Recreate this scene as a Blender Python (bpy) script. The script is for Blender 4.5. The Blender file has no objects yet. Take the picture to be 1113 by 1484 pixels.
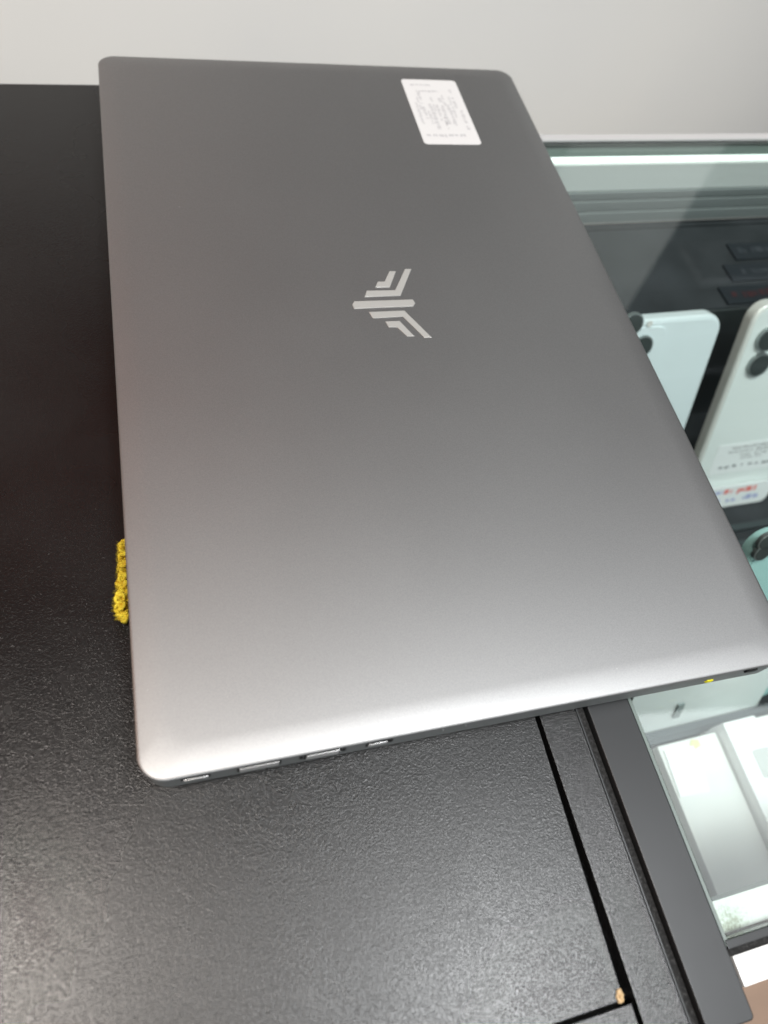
import bpy, bmesh, math, random
from mathutils import Vector, Matrix
random.seed(7)
S = bpy.context.scene
COL = S.collection

# ------------------------------------------------------------------ camera
CAM = Vector((0.0256, -0.0419, 0.2476))
RIGHT = Vector((0.9584593522377529, -0.23891694490554008, 0.15580232201411556))
DOWN = Vector((-0.13535982967196308, -0.8618056439178934, -0.4888442989566751))
FWD = Vector((0.2510645068884971, 0.44744801435280623, -0.8583454361925433))
F = 1053.9136
cd = bpy.data.cameras.new('camera'); co = bpy.data.objects.new('camera', cd); COL.objects.link(co)
m = Matrix((RIGHT, -DOWN, -FWD)).transposed().to_4x4(); m.translation = CAM
co.matrix_world = m
cd.sensor_fit = 'VERTICAL'; cd.lens = 6.8; cd.sensor_height = 6.8*1484/F; cd.sensor_width = cd.sensor_height*.75
cd.clip_start = .01; cd.clip_end = 50
cd.dof.use_dof = True; cd.dof.focus_distance = .28; cd.dof.aperture_fstop = 2.1
S.camera = co

def ray(x, y): return (RIGHT*((x-556.5)/F) + DOWN*((y-742)/F) + FWD).normalized()
def at(x, y, z=0.):                      # photo pixel -> point on the horizontal plane z
    d = ray(x, y); return CAM + d*((z-CAM.z)/d.z)
def aty(x, y, Y):                        # photo pixel -> point on the vertical plane y
    d = ray(x, y); return CAM + d*((Y-CAM.y)/d.y)

# ------------------------------------------------------------------ light
w = bpy.data.worlds.new('World'); S.world = w; w.use_nodes = True
w.node_tree.nodes['Background'].inputs[0].default_value = (.95, .97, 1, 1)
w.node_tree.nodes['Background'].inputs[1].default_value = .05
def area(name, loc, target, sx, sy, power, col=(1, 1, 1)):
    l = bpy.data.lights.new(name, 'AREA'); l.shape = 'RECTANGLE'; l.size = sx; l.size_y = sy
    l.energy = power; l.color = col
    o = bpy.data.objects.new(name, l); COL.objects.link(o); o.location = loc
    o.rotation_euler = (Vector(target)-Vector(loc)).to_track_quat('-Z', 'Y').to_euler()
    return o
area('ceiling_lamp', (-.52, -.16, 1.75), (-.05, 0, 0), .38, .36, 22, (1, .92, .85))
area('ceiling_lamp', (.52, -.33, 1.75), (.1, 0, 0), .42, .36, 24, (.97, .99, 1))
area('ceiling_lamp', (1.35, -.30, 1.75), (.3, 0, 0), 1.0, .85, 9, (.95, .98, 1))  # added overhead panel, brightens the cartons and washes the glass above them
area('case_fill', (.42, -.066, -.024), (.40, .0, -.165), .50, .012, .16, (.94, .98, 1))  # added fill tucked under the sill, evens out the case interior
area('side_fill', (-1.5, .3, .75), (0, .2, 0), .5, .9, 5, (1, .62, .44))  # added warm fill standing in for reddish surroundings on the left
area('front_fill', (.2, -1.7, .8), (.1, 0, 0), 1.6, 1.2, 15, (.95, .98, 1))  # added fill behind the camera, lifts the laptop's near side and the phones
area('wall_fill', (1.5, .35, 1.15), (1.3, 1.25, 1.15), .8, .3, 5.5, (.94, 1, .98))  # added fill for the upper wall that the glass reflects
area('wall_fill', (.1, .6, -.50), (.1, 1.25, -.50), 2.6, .25, 5.5, (1, .99, .96))  # added fill hidden behind the counter, brightens the lower wall
S.view_settings.view_transform = 'Standard'; S.view_settings.look = 'None'
S.view_settings.exposure = 0; S.view_settings.gamma = 1

# ------------------------------------------------------------------ materials
def mat(name, col, rough=.5, metal=0., **kw):
    m = bpy.data.materials.new(name); m.use_nodes = True
    b = m.node_tree.nodes['Principled BSDF']
    b.inputs['Base Color'].default_value = (*col, 1); b.inputs['Roughness'].default_value = rough
    b.inputs['Metallic'].default_value = metal
    if 'spec' in kw: b.inputs['Specular IOR Level'].default_value = kw['spec']
    if 'coat' in kw: b.inputs['Coat Weight'].default_value = kw['coat']; b.inputs['Coat Roughness'].default_value = .1
    return m
def N(m, t, **props):
    n = m.node_tree.nodes.new(t)
    for k, v in props.items(): setattr(n, k, v)
    return n
def L(m, a, b): m.node_tree.links.new(a, b)
def B(m): return m.node_tree.nodes['Principled BSDF']
def coords(m, scale=(1, 1, 1), rot=(0, 0, 0)):
    tc = N(m, 'ShaderNodeTexCoord'); mp = N(m, 'ShaderNodeMapping')
    mp.inputs['Scale'].default_value = scale; mp.inputs['Rotation'].default_value = rot
    L(m, tc.outputs['Object'], mp.inputs[0]); return mp.outputs[0]
def noise(m, co_, scale, detail=2, rough=.5, dist=0):
    n = N(m, 'ShaderNodeTexNoise'); L(m, co_, n.inputs['Vector'])
    n.inputs['Scale'].default_value = scale; n.inputs['Detail'].default_value = detail
    n.inputs['Roughness'].default_value = rough; n.inputs['Distortion'].default_value = dist
    return n.outputs['Fac']
def ramp(m, v, stops):
    r = N(m, 'ShaderNodeValToRGB'); L(m, v, r.inputs[0]); e = r.color_ramp.elements
    e[0].position, e[0].color = stops[0][0], (*stops[0][1], 1)
    e[1].position, e[1].color = stops[-1][0], (*stops[-1][1], 1)
    for p, c in stops[1:-1]:
        k = e.new(p); k.color = (*c, 1)
    return r.outputs[0]
def rng(m, v, a, b, c, d):
    r = N(m, 'ShaderNodeMapRange'); L(m, v, r.inputs[0])
    for i, x in enumerate((a, b, c, d)): r.inputs[i+1].default_value = x
    return r.outputs[0]
def bump(m, h, dist, strength=1., prev=None):
    b = N(m, 'ShaderNodeBump'); b.inputs['Distance'].default_value = dist; b.inputs['Strength'].default_value = strength
    L(m, h, b.inputs['Height'])
    if prev: L(m, prev, b.inputs['Normal'])
    L(m, b.outputs[0], B(m).inputs['Normal']); return b.outputs[0]
def math_(m, op, a, b):
    n = N(m, 'ShaderNodeMath', operation=op)
    for i, v in enumerate((a, b)):
        if isinstance(v, (int, float)): n.inputs[i].default_value = v
        else: L(m, v, n.inputs[i])
    return n.outputs[0]
def g(v): return (v, v, v)

# bead-blasted painted aluminium
def aluminium(name, lo, hi, rough):
    m = mat(name, g(hi), rough, 1.0); c = coords(m)
    n = noise(m, c, 2600, 2, .7); L(m, ramp(m, n, [(.25, g(lo)), (.75, g(hi))]), B(m).inputs['Base Color'])
    s = noise(m, c, 14, 4, .6); L(m, rng(m, s, .3, .7, rough-.008, rough+.010), B(m).inputs['Roughness'])
    bump(m, noise(m, c, 2300, 1), .00002, .55); return m
M_LID = aluminium('blasted_aluminium', .29, .36, .475)
M_BASE = mat('grey_base_plastic', (.15, .16, .16), .5, .2)
bump(M_BASE, noise(M_BASE, coords(M_BASE), 2500, 1), .00002, .4)
M_LOGO = mat('silver_logo_inlay', (.52, .52, .50), .34, .4)
M_PORT = mat('port_metal', (.62, .62, .62), .35, .7)
M_BLACK = mat('black_void', g(.004), .6, 0, spec=.2)
M_DPANEL = mat('dark_panel_glass', g(.01), .3)
M_RUBBER = mat('black_rubber', g(.012), .6)
# black leather-grain laminate
def laminate(name, scale, dist, base, r0):
    m = mat(name, g(base), r0, 0, spec=.5); c = coords(m)
    wv = noise(m, c, scale*.5, 1, .5)
    v = N(m, 'ShaderNodeTexVoronoi', feature='SMOOTH_F1'); v.inputs['Scale'].default_value = scale
    v.inputs['Smoothness'].default_value = .45
    mx = N(m, 'ShaderNodeMixRGB', blend_type='LINEAR_LIGHT'); mx.inputs[0].default_value = .0016
    nv = N(m, 'ShaderNodeTexNoise'); nv.inputs['Scale'].default_value = scale*.8; nv.inputs['Detail'].default_value = 2
    L(m, c, nv.inputs['Vector']); L(m, c, mx.inputs[1]); L(m, nv.outputs['Color'], mx.inputs[2]); L(m, mx.outputs[0], v.inputs['Vector'])
    fine = noise(m, c, scale*1.6, 3, .6, .6)
    h = math_(m, 'ADD', math_(m, 'MULTIPLY', v.outputs['Distance'], 1.0), math_(m, 'MULTIPLY', fine, .30))
    b1 = bump(m, h, dist, 1)
    sm = noise(m, c, 9, 4, .6)
    L(m, rng(m, sm, .3, .75, r0-.05, r0+.09), B(m).inputs['Roughness'])
    L(m, ramp(m, sm, [(.3, g(base*.8)), (.7, g(base*1.25))]), B(m).inputs['Base Color'])
    return m
M_LAM = laminate('black_grained_laminate', 1280, .000052, .006, .27)
M_LAM2 = laminate('fine_grained_laminate', 1500, .000048, .009, .22)
M_EDGE = mat('black_edge_banding', g(.006), .45)
M_STRIP = mat('satin_dark_metal', (.025, .0265, .028), .38, .25)
c_ = coords(M_STRIP); L(M_STRIP, rng(M_STRIP, noise(M_STRIP, c_, 25, 4, .6), .3, .7, .34, .44), B(M_STRIP).inputs['Roughness'])
bump(M_STRIP, noise(M_STRIP, c_, 3000, 1), .00001, .4)
# foam/felt dust groove
M_FELT = mat('dusty_black_seal', g(.02), .9); c_ = coords(M_FELT)
L(M_FELT, ramp(M_FELT, noise(M_FELT, c_, 900, 4, .7), [(.45, g(.008)), (.62, g(.03)), (.78, g(.12))]), B(M_FELT).inputs['Base Color'])
bump(M_FELT, noise(M_FELT, c_, 1200, 3), .0003)
# wall
M_WALL = mat('pale_wall_paint', (.65, .65, .63), .7); c_ = coords(M_WALL)
L(M_WALL, ramp(M_WALL, noise(M_WALL, c_, 1.3, 3, .5), [(.3, (.61, .615, .61)), (.7, (.68, .675, .65))]), B(M_WALL).inputs['Base Color'])
M_FLOOR = mat('shop_floor', (.45, .43, .40), .5)
L(M_FLOOR, ramp(M_FLOOR, noise(M_FLOOR, coords(M_FLOOR), 3, 4), [(.3, (.40, .385, .36)), (.7, (.5, .48, .45))]), B(M_FLOOR).inputs['Base Color'])
def wood(name, a, b):
    m = mat(name, a, .5); c = coords(m, (1, 9, 9))
    n = noise(m, c, 6, 5, .6, .8); L(m, ramp(m, n, [(.3, a), (.7, b)]), B(m).inputs['Base Color']); return m
M_WOOD = wood('warm_wood', (.15, .09, .055), (.21, .13, .082))
M_DARKWOOD = wood('red_brown_wood', (.28, .042, .013), (.38, .065, .020))
# glass: clear pane with fresnel reflection
M_GLASS = bpy.data.materials.new('clear_glass'); M_GLASS.use_nodes = True
nt = M_GLASS.node_tree; nt.nodes.remove(nt.nodes['Principled BSDF'])
tr = nt.nodes.new('ShaderNodeBsdfTransparent'); tr.inputs[0].default_value = (.93, .965, .955, 1)
gl = nt.nodes.new('ShaderNodeBsdfGlossy'); gl.inputs['Roughness'].default_value = .015
geo = nt.nodes.new('ShaderNodeNewGeometry'); dt = nt.nodes.new('ShaderNodeVectorMath'); dt.operation = 'DOT_PRODUCT'
nt.links.new(geo.outputs['Normal'], dt.inputs[0]); nt.links.new(geo.outputs['Incoming'], dt.inputs[1])
def gm(op, a, b=0.):                                         # Schlick's fresnel, the same from both sides of the pane
    n = nt.nodes.new('ShaderNodeMath'); n.operation = op
    for i, v in enumerate((a, b)):
        if isinstance(v, (int, float)): n.inputs[i].default_value = v
        else: nt.links.new(v, n.inputs[i])
    return n.outputs[0]
fres = gm('ADD', gm('MULTIPLY', gm('POWER', gm('SUBTRACT', 1., gm('ABSOLUTE', dt.outputs['Value'])), 5.), .95), .05)
mx = nt.nodes.new('ShaderNodeMixShader')
nt.links.new(fres, mx.inputs[0]); nt.links.new(tr.outputs[0], mx.inputs[1]); nt.links.new(gl.outputs[0], mx.inputs[2])
nt.links.new(mx.outputs[0], nt.nodes['Material Output'].inputs[0])
M_GEDGE = mat('green_glass_edge', (.16, .20, .185), .3)
M_ALU = mat('pale_anodised_rail', (.85, .87, .85), .45, .0)
M_TRIM = mat('soft_grey_trim', (.48, .48, .48), .5)
M_ALU2 = mat('grey_rail', (.26, .28, .28), .45, .1)
M_WHITE = mat('white_powder_coat', (.80, .81, .80), .35); c_ = coords(M_WHITE)
L(M_WHITE, ramp(M_WHITE, noise(M_WHITE, c_, 420, 4, .75), [(.0, (.45, .45, .42)), (.30, (.74, .75, .74)), (.42, (.83, .84, .83)), (1, (.83, .84, .83))]), B(M_WHITE).inputs['Base Color'])
# dusty white sill with greenish grime towards the corner
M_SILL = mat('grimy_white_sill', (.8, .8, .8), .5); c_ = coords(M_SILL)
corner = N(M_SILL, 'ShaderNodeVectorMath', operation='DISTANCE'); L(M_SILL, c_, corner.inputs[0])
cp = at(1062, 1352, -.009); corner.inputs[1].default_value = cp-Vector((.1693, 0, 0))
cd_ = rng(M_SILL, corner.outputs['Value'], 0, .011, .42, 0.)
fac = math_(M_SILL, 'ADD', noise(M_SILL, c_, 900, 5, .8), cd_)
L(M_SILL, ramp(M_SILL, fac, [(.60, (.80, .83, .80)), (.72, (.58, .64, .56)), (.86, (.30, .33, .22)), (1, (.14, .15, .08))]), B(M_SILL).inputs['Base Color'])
M_CASE = mat('black_velvet_base', (.020, .023, .027), .8)
L(M_CASE, ramp(M_CASE, noise(M_CASE, coords(M_CASE), 30, 4), [(.3, (.014, .017, .02)), (.7, (.035, .038, .044))]), B(M_CASE).inputs['Base Color'])
M_STEP = mat('dark_grey_step_board', (.055, .062, .064), .5)
M_BAR = mat('dark_grey_bar', (.07, .085, .09), .35, .3)
M_LED = bpy.data.materials.new('led_strip'); M_LED.use_nodes = True
B(M_LED).inputs['Base Color'].default_value = (.8, .9, .85, 1); B(M_LED).inputs['Emission Color'].default_value = (.93, 1, .97, 1); B(M_LED).inputs['Emission Strength'].default_value = 1.1
M_MOTTLE = mat('streaked_metal_channel', (.5, .55, .55), .4, .2); c_ = coords(M_MOTTLE, (1, .35, 1))
L(M_MOTTLE, ramp(M_MOTTLE, noise(M_MOTTLE, c_, 55, 5, .6), [(.46, (.03, .045, .03)), (.54, (.30, .36, .35)), (.7, (.62, .70, .72))]), B(M_MOTTLE).inputs['Base Color'])
M_YARN = mat('yellow_yarn', (.78, .52, .02), .85); c_ = coords(M_YARN)
L(M_YARN, ramp(M_YARN, noise(M_YARN, c_, 500, 3), [(.3, (.64, .40, .01)), (.7, (.90, .76, .06))]), B(M_YARN).inputs['Base Color'])
bump(M_YARN, noise(M_YARN, c_, 1800, 3, .7), .0004)
M_YELLOW = mat('bright_yellow_plastic', (.88, .80, .01), .5)
M_PALEY = mat('painted_yellow_reflection', (.75, .74, .38), .5)
M_CHIP = mat('raw_chipboard', (.55, .38, .2), .9); c_ = coords(M_CHIP)
L(M_CHIP, ramp(M_CHIP, noise(M_CHIP, c_, 900, 4, .7), [(.3, (.22, .12, .05)), (.5, (.6, .42, .22)), (.75, (.8, .66, .45))]), B(M_CHIP).inputs['Base Color'])
M_PAPER = mat('white_label_paper', (.63, .63, .63), .45)
M_INK = mat('grey_print', (.48, .48, .49), .6)
M_INK2 = mat('dark_print', (.16, .17, .19), .6)
M_RED = mat('red_print', (.85, .22, .2), .6)
M_BLUE = mat('blue_print', (.42, .46, .72), .6)
M_PHONE1 = mat('pale_blue_white_glass', (.80, .87, .90), .18)
M_PHONE2 = mat('pearl_white_glass', (.84, .88, .87), .2)
M_PHONE2F = mat('champagne_frame', (.84, .83, .80), .3, .2)
M_TEAL = mat('mint_green_glass', (.42, .66, .64), .25)
M_LENS = mat('camera_lens_glass', (.05, .06, .06), .12)
M_RING = mat('lens_ring', (.30, .33, .33), .3, .7)
M_ACRYL = mat('clear_acrylic_stand', (.30, .34, .34), .15)
M_BOX = mat('white_card_box', (.76, .77, .76), .6); c_ = coords(M_BOX)
L(M_BOX, ramp(M_BOX, noise(M_BOX, c_, 22, 3), [(.3, (.74, .76, .75)), (.7, (.86, .86, .84))]), B(M_BOX).inputs['Base Color'])
M_BOX2 = mat('bright_white_card', (.90, .91, .92), .5)
M_CYAN = mat('pale_cyan_card', (.62, .80, .86), .5)
M_RACK = mat('dark_rack_board', (.014, .018, .025), .6)
M_RACKL = mat('rack_shelf_lip', (.16, .17, .19), .5)
M_RACKR = mat('red_header_card', (.45, .05, .05), .5)

# ------------------------------------------------------------------ geometry helpers
def link(name, me, m, parent=None):
    o = bpy.data.objects.new(name, me); COL.objects.link(o)
    if m: me.materials.append(m)
    if parent: o.parent = parent
    return o
def from_bm(name, bm, m, parent=None, smooth=False):
    bmesh.ops.recalc_face_normals(bm, faces=bm.faces[:])
    me = bpy.data.meshes.new(name); bm.to_mesh(me); bm.free()
    if smooth:
        for p in me.polygons: p.use_smooth = True
    return link(name, me, m, parent)
def empty(name, loc=(0, 0, 0), rot=(0, 0, 0), label=None, cat=None, group=None):
    o = bpy.data.objects.new(name, None); COL.objects.link(o); o.location = loc; o.rotation_euler = rot
    o.empty_display_size = .01
    if label: o['label'] = label
    if cat: o['category'] = cat
    if group: o['group'] = group
    return o
def tag(o, label, cat, group=None):
    o['label'] = label; o['category'] = cat
    if group: o['group'] = group
    return o
def box(name, x0, x1, y0, y1, z0, z1, m, parent=None, bev=0., seg=2):
    bm = bmesh.new(); bmesh.ops.create_cube(bm, size=1)
    for v in bm.verts:
        v.co = Vector(((x0+x1)/2+v.co.x*(x1-x0), (y0+y1)/2+v.co.y*(y1-y0), (z0+z1)/2+v.co.z*(z1-z0)))
    if bev: bmesh.ops.bevel(bm, geom=bm.edges[:], offset=bev, segments=seg, affect='EDGES', profile=.6)
    o = from_bm(name, bm, m, parent)
    if bev: shade(o)
    return o
def shade(o, ang=35):
    me = o.data
    for p in me.polygons: p.use_smooth = True
    bm = bmesh.new(); bm.from_mesh(me)
    for e in bm.edges:
        if len(e.link_faces) == 2 and e.calc_face_angle(0) > math.radians(ang): e.smooth = False
    bm.to_mesh(me); bm.free()
    wn = o.modifiers.new('weighted_normal', 'WEIGHTED_NORMAL'); wn.weight = 100; wn.keep_sharp = True
def prism(name, pts, z0, z1, m, parent=None, bev=0., seg=2):   # polygon in xy extruded in z
    bm = bmesh.new()
    lo = [bm.verts.new((x, y, z0)) for x, y in pts]; hi = [bm.verts.new((x, y, z1)) for x, y in pts]
    bm.faces.new(lo[::-1]); top = bm.faces.new(hi); n = len(pts)
    for i in range(n): bm.faces.new((lo[i], lo[(i+1) % n], hi[(i+1) % n], hi[i]))
    bmesh.ops.recalc_face_normals(bm, faces=bm.faces[:])
    if bev: bmesh.ops.bevel(bm, geom=list(top.edges), offset=bev, segments=seg, affect='EDGES', profile=.5)
    o = from_bm(name, bm, m, parent)
    if bev: shade(o)
    return o
def rrect(x0, x1, y0, y1, r, n=8):
    pts = []
    for cx, cy, a0 in ((x1-r, y0+r, -90), (x1-r, y1-r, 0), (x0+r, y1-r, 90), (x0+r, y0+r, 180)):
        for i in range(n+1):
            a = math.radians(a0+90*i/n); pts.append((cx+r*math.cos(a), cy+r*math.sin(a)))
    return pts
def loft(name, rings, m, parent=None, smooth=True):            # list of lists of 3-D points, capped
    bm = bmesh.new(); vs = [[bm.verts.new(p) for p in r] for r in rings]; n = len(rings[0])
    for a, b in zip(vs, vs[1:]):
        for i in range(n): bm.faces.new((a[i], a[(i+1) % n], b[(i+1) % n], b[i]))
    bm.faces.new(vs[0][::-1]); bm.faces.new(vs[-1])
    return from_bm(name, bm, m, parent, smooth)

# ------------------------------------------------------------------ setting: wall and floor
def struct(o): o['kind'] = 'structure'; return o
WY = 1.25
XE = CAM.x + (WY-CAM.y)*math.tan(math.radians(45.03))
struct(box('wall', -3.2, 3.6, WY, WY+.12, -1, .25, M_WALL))
struct(box('wall', -3.2, XE, WY, WY+.12, .25, 1.62, M_WALL))
struct(box('floor', -3.2, 3.6, -1.6, WY, -1.02, -1.0, M_FLOOR))

cab = empty('added_wall_cabinet', (-1.0, WY, 1.25), label='unseen red brown wall cabinet added high behind the counter to tint the reflections', cat='reflection helper')  # unseen; added to give the counter its red-brown reflection
box('carcass', -1.6, 1.02, -.28, -.001, -.32, .96, M_DARKWOOD, cab, .004)
for i in range(4):
    d = box('door', -1.58+i*.65, -1.58+i*.65+.635, -.302, -.282, -.30, .94, M_DARKWOOD, cab, .003)
    box('handle', -1.58+i*.65+.56, -1.58+i*.65+.575, -.325, -.302, -.24, -.10, M_BAR, d, .002)

dpanel = empty('added_dark_panel', (.62, WY, 1.10), label='unseen black panel added on the pale wall to darken the reflections in the laptop lid', cat='screen')  # unseen; added so the lid reflects something dark
box('housing', -.56, .26, -.05, -.002, -.60, .50, M_RUBBER, dpanel, .004)
box('glass_panel', -.545, .245, -.0525, -.0502, -.585, .485, M_DPANEL, dpanel)
rack = empty('product_rack', (XE, WY+.02, .27), label='tall dark retail rack of empty boards right of the pale wall', cat='rack')
box('back_panel', .002, 1.7, -.02, .1, -.01, 1.8, M_RACK, rack)
for i in range(9):
    box('shelf', .03, 1.68, -.17, -.022, .08+i*.19, .10+i*.19, M_RACKL if i % 2 else M_RACK, rack, .002)
for i in range(3):
    box('header_card', .45+i*.3, .68+i*.3, -.176, -.172, .72+.19*(i % 2), .78+.19*(i % 2), M_RACKR, rack)

# ------------------------------------------------------------------ counter
PX, SEAM, BACK = .1313, -.0884, .3685
cn = empty('counter', (-.3, 0, 0), label='black leather-grained laminate counter that the laptop lies on', cat='counter')
def cbox(*a, **k):
    a = list(a); a[1] += .3; a[2] += .3; a.append(cn); return box(*a, **k)
cbox('carcass', -.9, .1665, -.55, BACK-.001, -.9, -.012, M_EDGE)
pts = [(-.9, SEAM+.0006), (.12975, SEAM+.0006), (.1316, 0), (.1318, .02), (.1318, BACK), (-.9, BACK)]
prism('top_panel', [(x+.3, y) for x, y in pts], -.010, 0, M_LAM, cn, .0004)
cbox('front_panel', -.9, .1318, -.55, SEAM-.0006, -.010, -.0004, M_LAM2, bev=.0004)
cbox('edge_panel', .1331, .1472, -.55, BACK, -.010, .0001, M_LAM2, bev=.0005)
cbox('edge_bead', .1475, .1482, -.55, BACK, -.010, -.0004, M_STRIP, bev=.0002)
cbox('dust_seal', .1482, .1512, -.55, BACK, -.010, -.0022, M_FELT)
# chipped corner
bm = bmesh.new(); bmesh.ops.create_icosphere(bm, subdivisions=3, radius=1)
rr = random.Random(3)
for v in bm.verts:
    k = 1+.5*(rr.random()-.5); v.co = Vector((v.co.x*.0012*k, v.co.y*.0017*k, v.co.z*.0009*k)); v.co += Vector((.1286+.3+.15*v.co.y, -.0863, 0))
ch = from_bm('chipped_corner', bm, M_CHIP, cn); ch['label'] = 'raw tan chipboard showing at the chipped corner of the panel'

# ------------------------------------------------------------------ display case
GX, GF, GB = .1693, -.0835, .3165
dc = empty('display_case', (GX, 0, 0), label='glass-topped phone display case with dark metal side strip beside the counter', cat='display case')
def dbox(*a, **k):
    a = list(a); a[1] -= GX; a[2] -= GX; a.append(dc); return box(*a, **k)
so = prism('side_strip', [(x-GX, y) for x, y in rrect(.1516, .1682, -.1028, BACK, .0016)], -.012, .0006, M_STRIP, dc, .0005, 3)
so['label'] = 'smooth dark grey metal strip along the left of the glass'
dbox('side_panel', .1670, .1686, -.1010, BACK, -.9, -.0006, M_EDGE)
dbox('glass_edge', .1688, .1700, GF, GB, -.006, -.0006, M_GEDGE)
dbox('glass_top', .1702, 1.0, GF+.002, GB, -.0055, -.0005, M_GLASS)
# front frame
dbox('front_seal', .1690, 1.0, GF-.0008, GF+.0018, -.008, -.0002, M_STRIP, bev=.0003)
dbox('front_channel', .1690, 1.0, GF-.0030, GF-.0010, -.010, -.0022, M_FELT)
dbox('front_rail', .1712, 1.0, -.0955, GF-.0032, -.022, -.0035, M_WHITE, bev=.0006)
dbox('inner_sill', .1712, 1.0, GF+.0022, -.0716, -.020, -.0085, M_SILL, bev=.0005)
dbox('wooden_ledge', .1690, 1.0, -.120, -.0960, -.040, -.022, M_WOOD, bev=.002)
dbox('wooden_plinth', .1690, 1.0, -.30, -.1005, -.9, -.060, M_WOOD, bev=.002)
# back frame, stepped aluminium sliding-door track under the glass
dbox('back_trim', .1690, 1.0, GB+.0004, GB+.0058, -.0004, .0012, M_TRIM, bev=.0006)
dbox('back_seal', .1702, 1.0, .3226, .3300, -.0100, -.0058, M_EDGE)
dbox('track_cover', .1702, 1.0, .3112, .3224, -.0100, -.0058, M_GEDGE, bev=.0005)
dbox('light_strip', .1702, 1.0, .3076, .3109, -.0068, -.0058, M_LED, bev=.0005)
dbox('track_face', .1702, 1.0, .3050, .3100, -.0258, -.0072, M_ALU, bev=.0006)
for i, (a, b, mm) in enumerate(((-.0320, -.0262, M_ALU2), (-.0400, -.0327, M_ALU2), (-.0490, -.0407, M_ALU2))):
    dbox('track_rail', .1702, 1.0, .3040-.0006*i, .3090, a, b, mm, bev=.0008)
dbox('back_panel', .1702, 1.0, .3005, .306, -.36, -.052, M_CASE)
dbox('case_floor', .1702, 1.0, -.096, .3003, -.185, -.168, M_CASE)
dbox('back_step', .1702, 1.0, .2240, .298, -.1678, -.0505, M_CASE, bev=.001)
dbox('step_face', .1702, 1.0, .2225, .2237, -.1678, -.0515, M_STEP)
for yb, zz in ((.118, -.1655), (.106, -.1665), (-.0035, -.1655), (-.0065, -.1665)):
    dbox('floor_bar', .1702, 1.0, yb, yb+.0045, -.1678, zz+.004, M_BAR, bev=.0005)
dbox('side_channel', .235, .2535, -.093, -.008, -.1678, -.150, M_MOTTLE)

# ------------------------------------------------------------------ printed marks (illegible in the photo)
def marks(name, rows, m, parent, z, seed=1):
    """rows: (x0, x1, y, height); short uneven ink strokes along x"""
    r = random.Random(seed); bm = bmesh.new()
    for x0, x1, y, h in rows:
        x = x0
        while x < x1:
            wd = h*(.25+.9*r.random()); e = min(x+wd, x1); a = h*(.5+.5*r.random())*.5; s = (r.random()-.5)*h*.3; dy = (r.random()-.5)*h*.3
            if r.random() > .18:
                vs = [bm.verts.new(p) for p in ((x, y-a+dy, z), (e, y-a+dy+s*.3, z), (e+s, y+a+dy, z), (x+s, y+a+dy, z))]; bm.faces.new(vs)
            x = e + h*(.12+.25*r.random())
    o = from_bm(name, bm, m, parent); o['kind'] = 'stuff'
    return o

# ------------------------------------------------------------------ laptop
A = 0.02848257725517121; W, LL = .22558981, .358
lap = empty('laptop', (0, 0, 0), (0, 0, -A), 'closed silver-grey aluminium laptop with slashed bar logo and a white label on its lid', 'laptop')
RA = Matrix.Rotation(A, 4, 'Z')
ZT = .0222
def lid2(x, y): q = RA @ at(x, y, ZT); return (q.x, q.y)
def side(x, y):                                              # photo pixel -> (x, z) on the laptop's front side plane
    c = RA @ CAM; d = RA @ ray(x, y); q = c + d*(-c.y/d.y); return q.x, q.z
rings = []
def ringat(s, z, r=.008): return [(x, y, z) for x, y in rrect(s, W-s, s, LL-s, r, 14)]
rings.append(ringat(.0008, .0203)); rings.append(ringat(.0001, .02045)); rings.append(ringat(0, .0207)); rings.append(ringat(0, .0210))
rings.append(ringat(.00012, .0213)); 
w_, h_ = .0095, ZT-.0215
for i in range(0, 15):
    s = i/14; rings.append(ringat(.0004+s*w_, ZT-h_*(1-s)**1.9, .008))
for s in (.02, .035): rings.append(ringat(s, ZT, .008))
lid = loft('lid', rings, M_LID, lap)
# base, tapered underneath
b = []
for s, z in ((.010, .0020), (.0085, .0024), (.003, .0050), (.0012, .0062), (.0006, .0072), (.0004, .0084), (.0004, .0196), (.0010, .0200)):
    b.append([(x, y, z) for x, y in rrect(s, W-s, s, LL-s, .008, 12)])
base = loft('base', b, M_BASE, lap); shade(base, 40)
for fx in (.03, W-.03):
    for fy in (.03, LL-.03):
        prism('rubber_foot', rrect(fx-.012, fx+.012, fy-.003, fy+.003, .0028), 0, .0022, M_RUBBER, lap)
# ports on the side facing the camera: recessed frame, metal tongue
def port(name, xa, xb, z0, z1, m=M_PORT, depth=.0006):
    fr_ = box(name, xa-.0007, xb+.0007, .00015, .0006, z0-.0005, z1+.0005, M_BLACK, lap, .0001)
    box('tongue', xa, xb, -.0001, .0001, z0, z1, m, fr_, .00008); return fr_
port('card_slot', .0121, .0192, .0152, .0172)
port('usb_port', .0284, .0402, .0132, .0182)
port('video_port', .0486, .0588, .0132, .0182)
port('usb_port', .0682, .0742, .0143, .0172)
for xx in (.0470, .0604, .0755): box('port_screw', xx-.0005, xx+.0005, .0000, .0008, .0148, .0176, M_BLACK, lap)
box('indicator_light', .1003, .1008, .0001, .0008, .0164, .0168, M_BASE, lap)
box('indicator_light', .0925, .0930, .0001, .0008, .0164, .0168, M_BASE, lap)
ls = prism('lock_slot', rrect(-.0026, .0026, -.0013, .0013, .0012), 0, .0008, M_BLACK, lap)
ls.rotation_euler = (math.radians(90), 0, 0); ls.location = (.2085, .0006, .0178)
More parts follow.
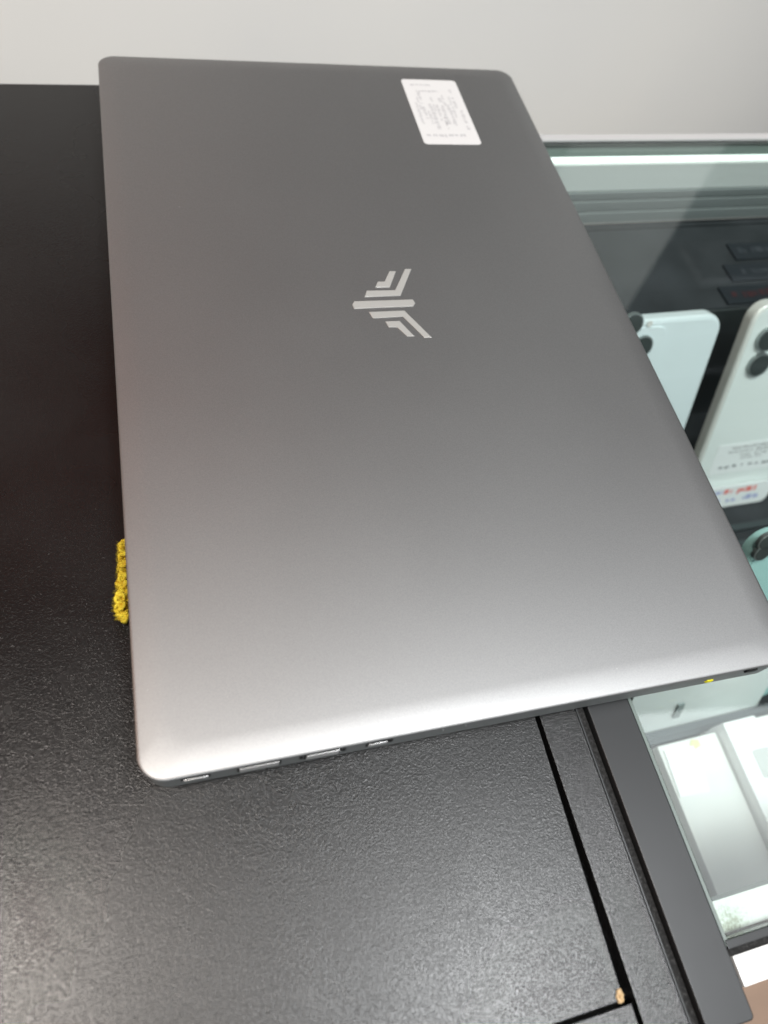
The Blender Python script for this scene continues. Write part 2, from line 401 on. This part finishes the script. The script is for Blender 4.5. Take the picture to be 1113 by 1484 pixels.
# logo
s = 1113/180
def z2(p): return lid2(480+p[0]/s, 370+p[1]/s)
bars = [[(395,290),(415,238),(478,238),(520,145),(580,145),(525,288)],
 [(298,375),(318,320),(572,315),(660,125),(718,125),(622,362)],
 [(188,445),(205,415),(730,398),(752,430),(735,458),(205,480)],
 [(337,510),(655,498),(900,738),(835,738),(642,550),(375,565)],
 [(483,595),(612,590),(745,727),(680,727),(590,645),(515,645)]]
for q in bars:
    pp = [z2(k) for k in q]
    if sum(pp[i][0]*pp[(i+1) % len(pp)][1]-pp[(i+1) % len(pp)][0]*pp[i][1] for i in range(len(pp))) < 0: pp = pp[::-1]
    prism('logo_bar', pp, ZT-.0003, ZT+.00032, M_LOGO, lap, .00022, 2)
# label on the lid
c4 = [lid2(*q) for q in ((581, 115), (658, 117), (699, 209), (615, 210))]
sx0 = (c4[0][0]+c4[3][0])/2; sx1 = (c4[1][0]+c4[2][0])/2; sy1 = (c4[0][1]+c4[1][1])/2; sy0 = (c4[2][1]+c4[3][1])/2
st = prism('sticker', rrect(sx0, sx1, sy0, sy1, .0022), ZT-.0001, ZT+.00012, M_PAPER, lap)
st['label'] = 'small white label with faint grey print'
rows = []
Wl, Hl = sx1-sx0, sy1-sy0
rd = random.Random(5)
# text runs across the label at head and foot, and along it in the middle
a_ = marks('printed_text', [(sx0+.10*Wl+.0*k, sx0+.50*Wl, sy1-.09*Hl-.004*k, .0016) for k in (0,)] + [(sx0+.20*Wl, sx0+.62*Wl, sy1-.19*Hl, .0018), (sx0+.10*Wl, sx0+.78*Wl, sy0+.13*Hl, .0026)], M_INK, st, ZT+.00018, 4)
bm = bmesh.new()
for (u, v0, v1, h) in ((.12, .30, .62, .0015), (.22, .38, .78, .0020), (.36, .22, .62, .0022), (.47, .35, .60, .0018), (.57, .30, .68, .0022), (.68, .28, .60, .0022), (.82, .55, .85, .0018), (.88, .22, .50, .0020), (.17, .52, .70, .0013), (.29, .30, .50, .0016), (.42, .50, .72, .0014), (.52, .22, .40, .0015), (.63, .58, .74, .0015), (.75, .40, .72, .0013)):
    y = sy0+v0*Hl
    while y < sy0+v1*Hl:
        l_ = h*(.2+.7*rd.random()); x = sx0+u*Wl+(rd.random()-.5)*h*.3; hw = h*(.3+.3*rd.random())
        if rd.random() > .12:
            vs = [bm.verts.new(p) for p in ((x-hw, y, ZT+.00018), (x+hw, y, ZT+.00018), (x+hw*.9, y+l_, ZT+.00018), (x-hw*.8, y+l_, ZT+.00018))]; bm.faces.new(vs)
        y += l_ + h*(.15+.2*rd.random())
sx_ = from_bm('printed_text', bm, M_INK, st); sx_['kind'] = 'stuff'
# tiny dents and dust on the lid
bm = bmesh.new()
for px, py, rr_ in ((894, 969, .0004), (737, 641, .0003), (260, 300, .0005), (366, 1100, .0003), (420, 1085, .0003), (214, 1000, .00025), (330, 1010, .0002), (560, 880, .0002), (880, 700, .0002)):
    x, y = lid2(px, py); r = bmesh.ops.create_circle(bm, cap_ends=True, segments=7, radius=rr_*.7, matrix=Matrix.Translation((x, y, ZT+.00004)) @ Matrix.Rotation(px, 4, 'Z') @ Matrix.Diagonal((1, .5, 1, 1)))
sp = from_bm('scuff_mark', bm, M_INK, lap); sp['kind'] = 'stuff'

# ------------------------------------------------------------------ yellow crochet under the laptop
def yarn(name, path, r, m, parent):                          # bumpy two-ply strand
    bm = bmesh.new(); n = 8; prev = None; L_ = len(path)
    for i, p in enumerate(path):
        t = (path[min(i+1, L_-1)]-path[max(i-1, 0)]).normalized()
        u = t.cross(Vector((0, 0, 1))); u = u.normalized() if u.length > 1e-6 else Vector((1, 0, 0)); v = t.cross(u)
        ring = []
        for k in range(n):
            a = 2*math.pi*k/n; rr_ = r*(1+.28*math.cos(2*a+i*.9))*(.86+.28*rd.random())
            ring.append(bm.verts.new(p+u*rr_*math.cos(a)+v*rr_*math.sin(a)))
        if prev:
            for k in range(n): bm.faces.new((prev[k], prev[(k+1) % n], ring[(k+1) % n], ring[k]))
        else: bm.faces.new(ring[::-1])
        prev = ring
    bm.faces.new(prev)
    return from_bm(name, bm, m, parent, True)
kn = empty('crochet_pad', (.012, .068, 0), label='small yellow crocheted pad poking out from under the left edge of the laptop', cat='crochet')
# base cloth then looped stitches along its outer edge
for li in range(46):
    t = li/45; py = 897-106*t; reach = (5+11*math.exp(-((py-876)/16)**2)+4*math.exp(-((py-838)/14)**2))*(1-.72*t)
    px = 180.5+(897-py)*-.028-reach*(.15+.75*rd.random()); sz = 7+11*rd.random()
    c = at(px, py, .003+.003*rd.random()); lx, ly = c.x-.012, c.y-.068; wd = sz*.00009; tl_ = rd.random()*3
    path = []
    for k in range(12):
        a = 2*math.pi*k/11+tl_
        path.append(Vector((lx+.0006+wd*math.cos(a), ly+wd*.9*math.sin(a), c.z+.0012*math.sin(a+li)+.0003*math.cos(3*a))))
    yarn('stitch', path, .00050+.0003*rd.random(), M_YARN, kn)
for k in range(4):
    path = [Vector((at(184.5, 893-6.9*j, .0035).x-.012+.0012*k-.0004+.0003*math.sin(j*1.3+k), at(184.5, 893-6.9*j, .0035).y-.068, .0030+.0005*math.sin(j*2.1+k))) for j in range(14)]
    yarn('yarn_row', path, .0011, M_YARN, kn)
# loose fuzz fibres
bm = bmesh.new()
for k in range(700):
    py = 787+110*rd.random(); c = at(176-8*rd.random()*math.exp(-((py-874)/24)**2), py, .002+.004*rd.random())
    d = Vector((-1+.9*(rd.random()-.5), 1.6*(rd.random()-.5), .8*(rd.random()-.3))).normalized()*(.0008+.0016*rd.random())
    c = c-Vector((.012, .068, 0)); n = Vector((0, 0, .00004)); q = d.cross(n).normalized()*.00006
    vs = [bm.verts.new(p) for p in (c-q, c+q, c+d*.6+n*3, c+d)]; bm.faces.new((vs[0], vs[1], vs[2])); bm.faces.new((vs[0], vs[2], vs[3]))
fz = from_bm('fuzz', bm, M_YARN, kn); fz['kind'] = 'stuff'

yp = at(1026, 984, .0125)
bm = bmesh.new()
pr_ = [(-.0032, .0010), (-.0016, .0020), (.0014, .0022), (.0018, .0002), (.0010, -.0012), (-.0012, -.0010)]
lo = [bm.verts.new((x, y, -.0006)) for x, y in pr_]; hi = [bm.verts.new((x*.9, y*.9, .0009+.0004*i % .0006)) for i, (x, y) in enumerate(pr_)]
bm.faces.new(lo[::-1]); bm.faces.new(hi)
for i in range(6): bm.faces.new((lo[i], lo[(i+1) % 6], hi[(i+1) % 6], hi[i]))
yt = from_bm('yellow_tag', bm, M_YELLOW, None); yt.location = yp
tag(yt, 'tiny bright yellow tag peeping from under the near end of the laptop', 'tag')

# ------------------------------------------------------------------ phones on stands inside the case
TH = math.radians(67); ZB = -.165
def phone(loc, width, length, body_m, frame_m, label, x_r=.012):
    r_ = empty('phone', loc, (TH, 0, 0), label, 'phone', 'phones on stands in the display case')
    f_ = prism('frame', rrect(0, width, 0, length, x_r, 8), -.0075, 0, frame_m, r_, .0022, 4)
    prism('back_glass', rrect(.0023, width-.0023, .0023, length-.0023, x_r-.0023, 8), -.0004, .00035, body_m, r_, .0003, 2)
    return r_
def lens(parent, x, y, r):
    o = prism('camera_lens', [(r*math.cos(a), r*math.sin(a)) for a in [2*math.pi*i/24 for i in range(24)]], 0, .0022, M_RING, parent, .0003)
    o.location = (x, y, .0004)
    prism('lens_glass', [(r*.86*math.cos(a), r*.86*math.sin(a)) for a in [2*math.pi*i/24 for i in range(24)]], .0022, .0024, M_LENS, o)
def hit(P, x, y):                                            # pixel -> local xy on the phone back (set-out aid)
    mw = Matrix.Translation(P) @ Matrix.Rotation(TH, 4, 'X'); i = mw.inverted(); c = i @ CAM; d = i.to_3x3() @ ray(x, y)
    q = c + d*(-c.z/d.z); return q.x, q.y
def stand(loc, width, label, strip=None, h=.018, xl=.002):
    r_ = empty('phone_stand', loc, (TH, 0, 0), label, 'phone stand', 'phone stands in the display case')
    prism('back_rest', rrect(.012, width-.012, .0, .10, .004), -.0125, -.0095, M_ACRYL, r_)
    box('foot', .008, width-.008, -.0035, -.0006, -.014, .004, M_ACRYL, r_)
    prism('front_lip', rrect(xl, width-.002, -.003, h, .006), .0034, .0046, strip or M_ACRYL, r_)
    return r_

P1 = Vector((.3400-.0715, .1428, ZB))
p1 = phone(P1, .0715, .1475, M_PHONE1, M_PHONE1, 'pale blue-white phone half hidden behind the laptop, left of the pearl phone')
prism('camera_module', rrect(.005, .0335, .111, .143, .007), .0003, .0012, M_PHONE1, p1, .0004)
for q in ((914, 468), (928, 500)): lens(p1, *hit(P1, *q), .0068)
hx, hy = hit(P1, 940, 468); prism('flash_lamp', rrect(hx-.0018, hx+.0018, hy-.0018, hy+.0018, .0017), .0011, .0015, M_PHONE2F, p1)
stand(P1, .0715, 'grey acrylic stand holding the pale blue-white phone')

P2 = Vector((.3620, .1442, ZB))
p2 = phone(P2, .0715, .150, M_PHONE2, M_PHONE2F, 'pearl white phone with big round cameras and paper labels, at the right edge', .011)
for q in ((1110, 490), (1097, 527)): lens(p2, *hit(P2, *q), .0080)
l1 = hit(P2, 1016, 690); l2 = hit(P2, 1108, 637)
lb = prism('paper_label', rrect(.012, .0700, l1[1], l2[1], .001), .0003, .0006, M_BOX2, p2)
hh = l2[1]-l1[1]
marks('printed_text', [(.024, .066, l1[1]+hh*.86, .0022), (.022, .062, l1[1]+hh*.73, .0022), (.030, .058, l1[1]+hh*.60, .0020), (.034, .052, l1[1]+hh*.49, .0018)], M_INK, lb, .0007, 3)
marks('printed_text', [(.017, .067, l1[1]+hh*.22, .0026)], M_INK2, lb, .0007, 8)
s2 = stand(P2, .0715, 'stand with a red and blue printed price strip under the pearl phone', M_BOX2, .016)
marks('printed_text', [(.028, .056, .0108, .0046)], M_RED, s2, .0048, 5)
marks('printed_text', [(.012, .027, .0110, .0040), (.012, .060, .0035, .0044)], M_BLUE, s2, .0048, 6)

P3 = Vector((.2870, .0050, ZB))
p3 = phone(P3, .0730, .143, M_TEAL, M_TEAL, 'mint green phone standing nearest the front, mostly behind the laptop', .011)
for q in ((1107, 781), (1101, 797)):
    hx, hy = hit(P3, *q); lens(p3, hx, hy, .0050)
mb = prism('paper_label', rrect(.002, .071, .012, .088, .004), .0003, .0007, M_PAPER, p3)
mb['label'] = 'pale paper slip over the lower half of the phone'
stand(P3, .0590, 'pale lipped stand under the mint green phone', M_PHONE2, .046, -.042)
tl = box('clip', -.008, -.004, .012, .024, .0048, .0062, M_ACRYL, bpy.data.objects['phone_stand.002'])

# dark flat packs lying in rows on the step behind the phones
M_PACK = mat('dark_navy_card', (.012, .016, .022), .6); M_PACKL = mat('dim_grey_print', (.04, .045, .055), .6); M_PACKR = mat('dim_red_print', (.05, .012, .015), .6)
for i, (x0, x1, y0, mm, ly) in enumerate(((.368, .52, .2330, M_PACKR, 'flat dark navy pack with dull red print, front row of the step'),
                                      (.382, .52, .2520, M_PACKL, 'flat dark navy pack with grey print, second row of the step'),
                                      (.395, .52, .2710, M_PACKL, 'flat dark navy pack with grey print, rearmost row of the step'))):
    bx = empty('flat_pack', ((x0+x1)/2, y0, -.0503), label=ly, cat='box', group='flat packs behind the phones')
    hw = (x1-x0)/2
    box('carton', -hw, hw, -.0075, .0075, 0, .0012, M_PACK, bx, .0003)
    marks('printed_text', [(-hw*.92, hw*.5, 0, .0055)], mm, bx, .0014, 11+i)

# white cartons and papers in the near part of the case
FZ = -.1677
def carton(x0, x1, y0, y1, h, m, label, panels=()):
    t = empty('carton', ((x0+x1)/2, (y0+y1)/2, FZ), label=label, cat='carton', group='cartons in the near part of the case')
    a, b_ = (x1-x0)/2, (y1-y0)/2
    box('tray', -a, a, -b_, b_, 0, h*.45, m, t, .0006)
    box('box_lid', -a-.0006, a+.0006, -b_-.0006, b_+.0006, h*.46, h, m, t, .0010)
    for (u0, u1, v0, v1) in panels:
        prism('printed_panel', rrect(-a+2*a*u0, -a+2*a*u1, -b_+2*b_*v0, -b_+2*b_*v1, .0015, 4), h, h+.0003, M_PANEL, t)
    return t
M_PANEL = mat('soft_grey_print', (.60, .62, .61), .5)
carton(.2605, .2985, -.0930, -.0095, .020, M_BOX, 'off-white carton with a blank white slip, nearest the dark metal strip')
carton(.3010, .3220, -.0930, -.0065, .028, M_BOX2, 'narrow bright white carton in the middle, taller than its left neighbour', [(.45, .98, .62, .80)])
carton(.3235, .3450, -.0930, -.0075, .022, M_BOX, 'off-white carton right of the narrow bright white one', [(.1, .6, .30, .85)])
carton(.3470, .3900, -.0930, -.0060, .026, M_CYAN, 'pale cyan carton at the right edge of the photo')
pc = at(996, 1117, FZ+.0212)
sl = box('paper_slip', -.0095, .0095, -.0125, .0125, 0, .0006, M_BOX2); sl.location = (pc.x, pc.y, FZ+.0204); sl.rotation_euler = (0, 0, -.06)
tag(sl, 'blank white paper slip lying on the off-white carton', 'paper')
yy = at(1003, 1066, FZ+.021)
ys = prism('yellow_reflection', [(.0028*math.cos(a)*(1+.3*(i % 2)), .0022*math.sin(a)*(1+.3*(i % 2))) for i, a in enumerate([2*math.pi*k/10 for k in range(10)])], 0, .0004, M_PALEY)  # glass reflection of the yellow tag, put in as a flat coloured patch
ys.location = (yy.x, -.0125, FZ+.0202); tag(ys, 'pale yellow patch painted for the reflection of the yellow tag in the glass', 'sticker')
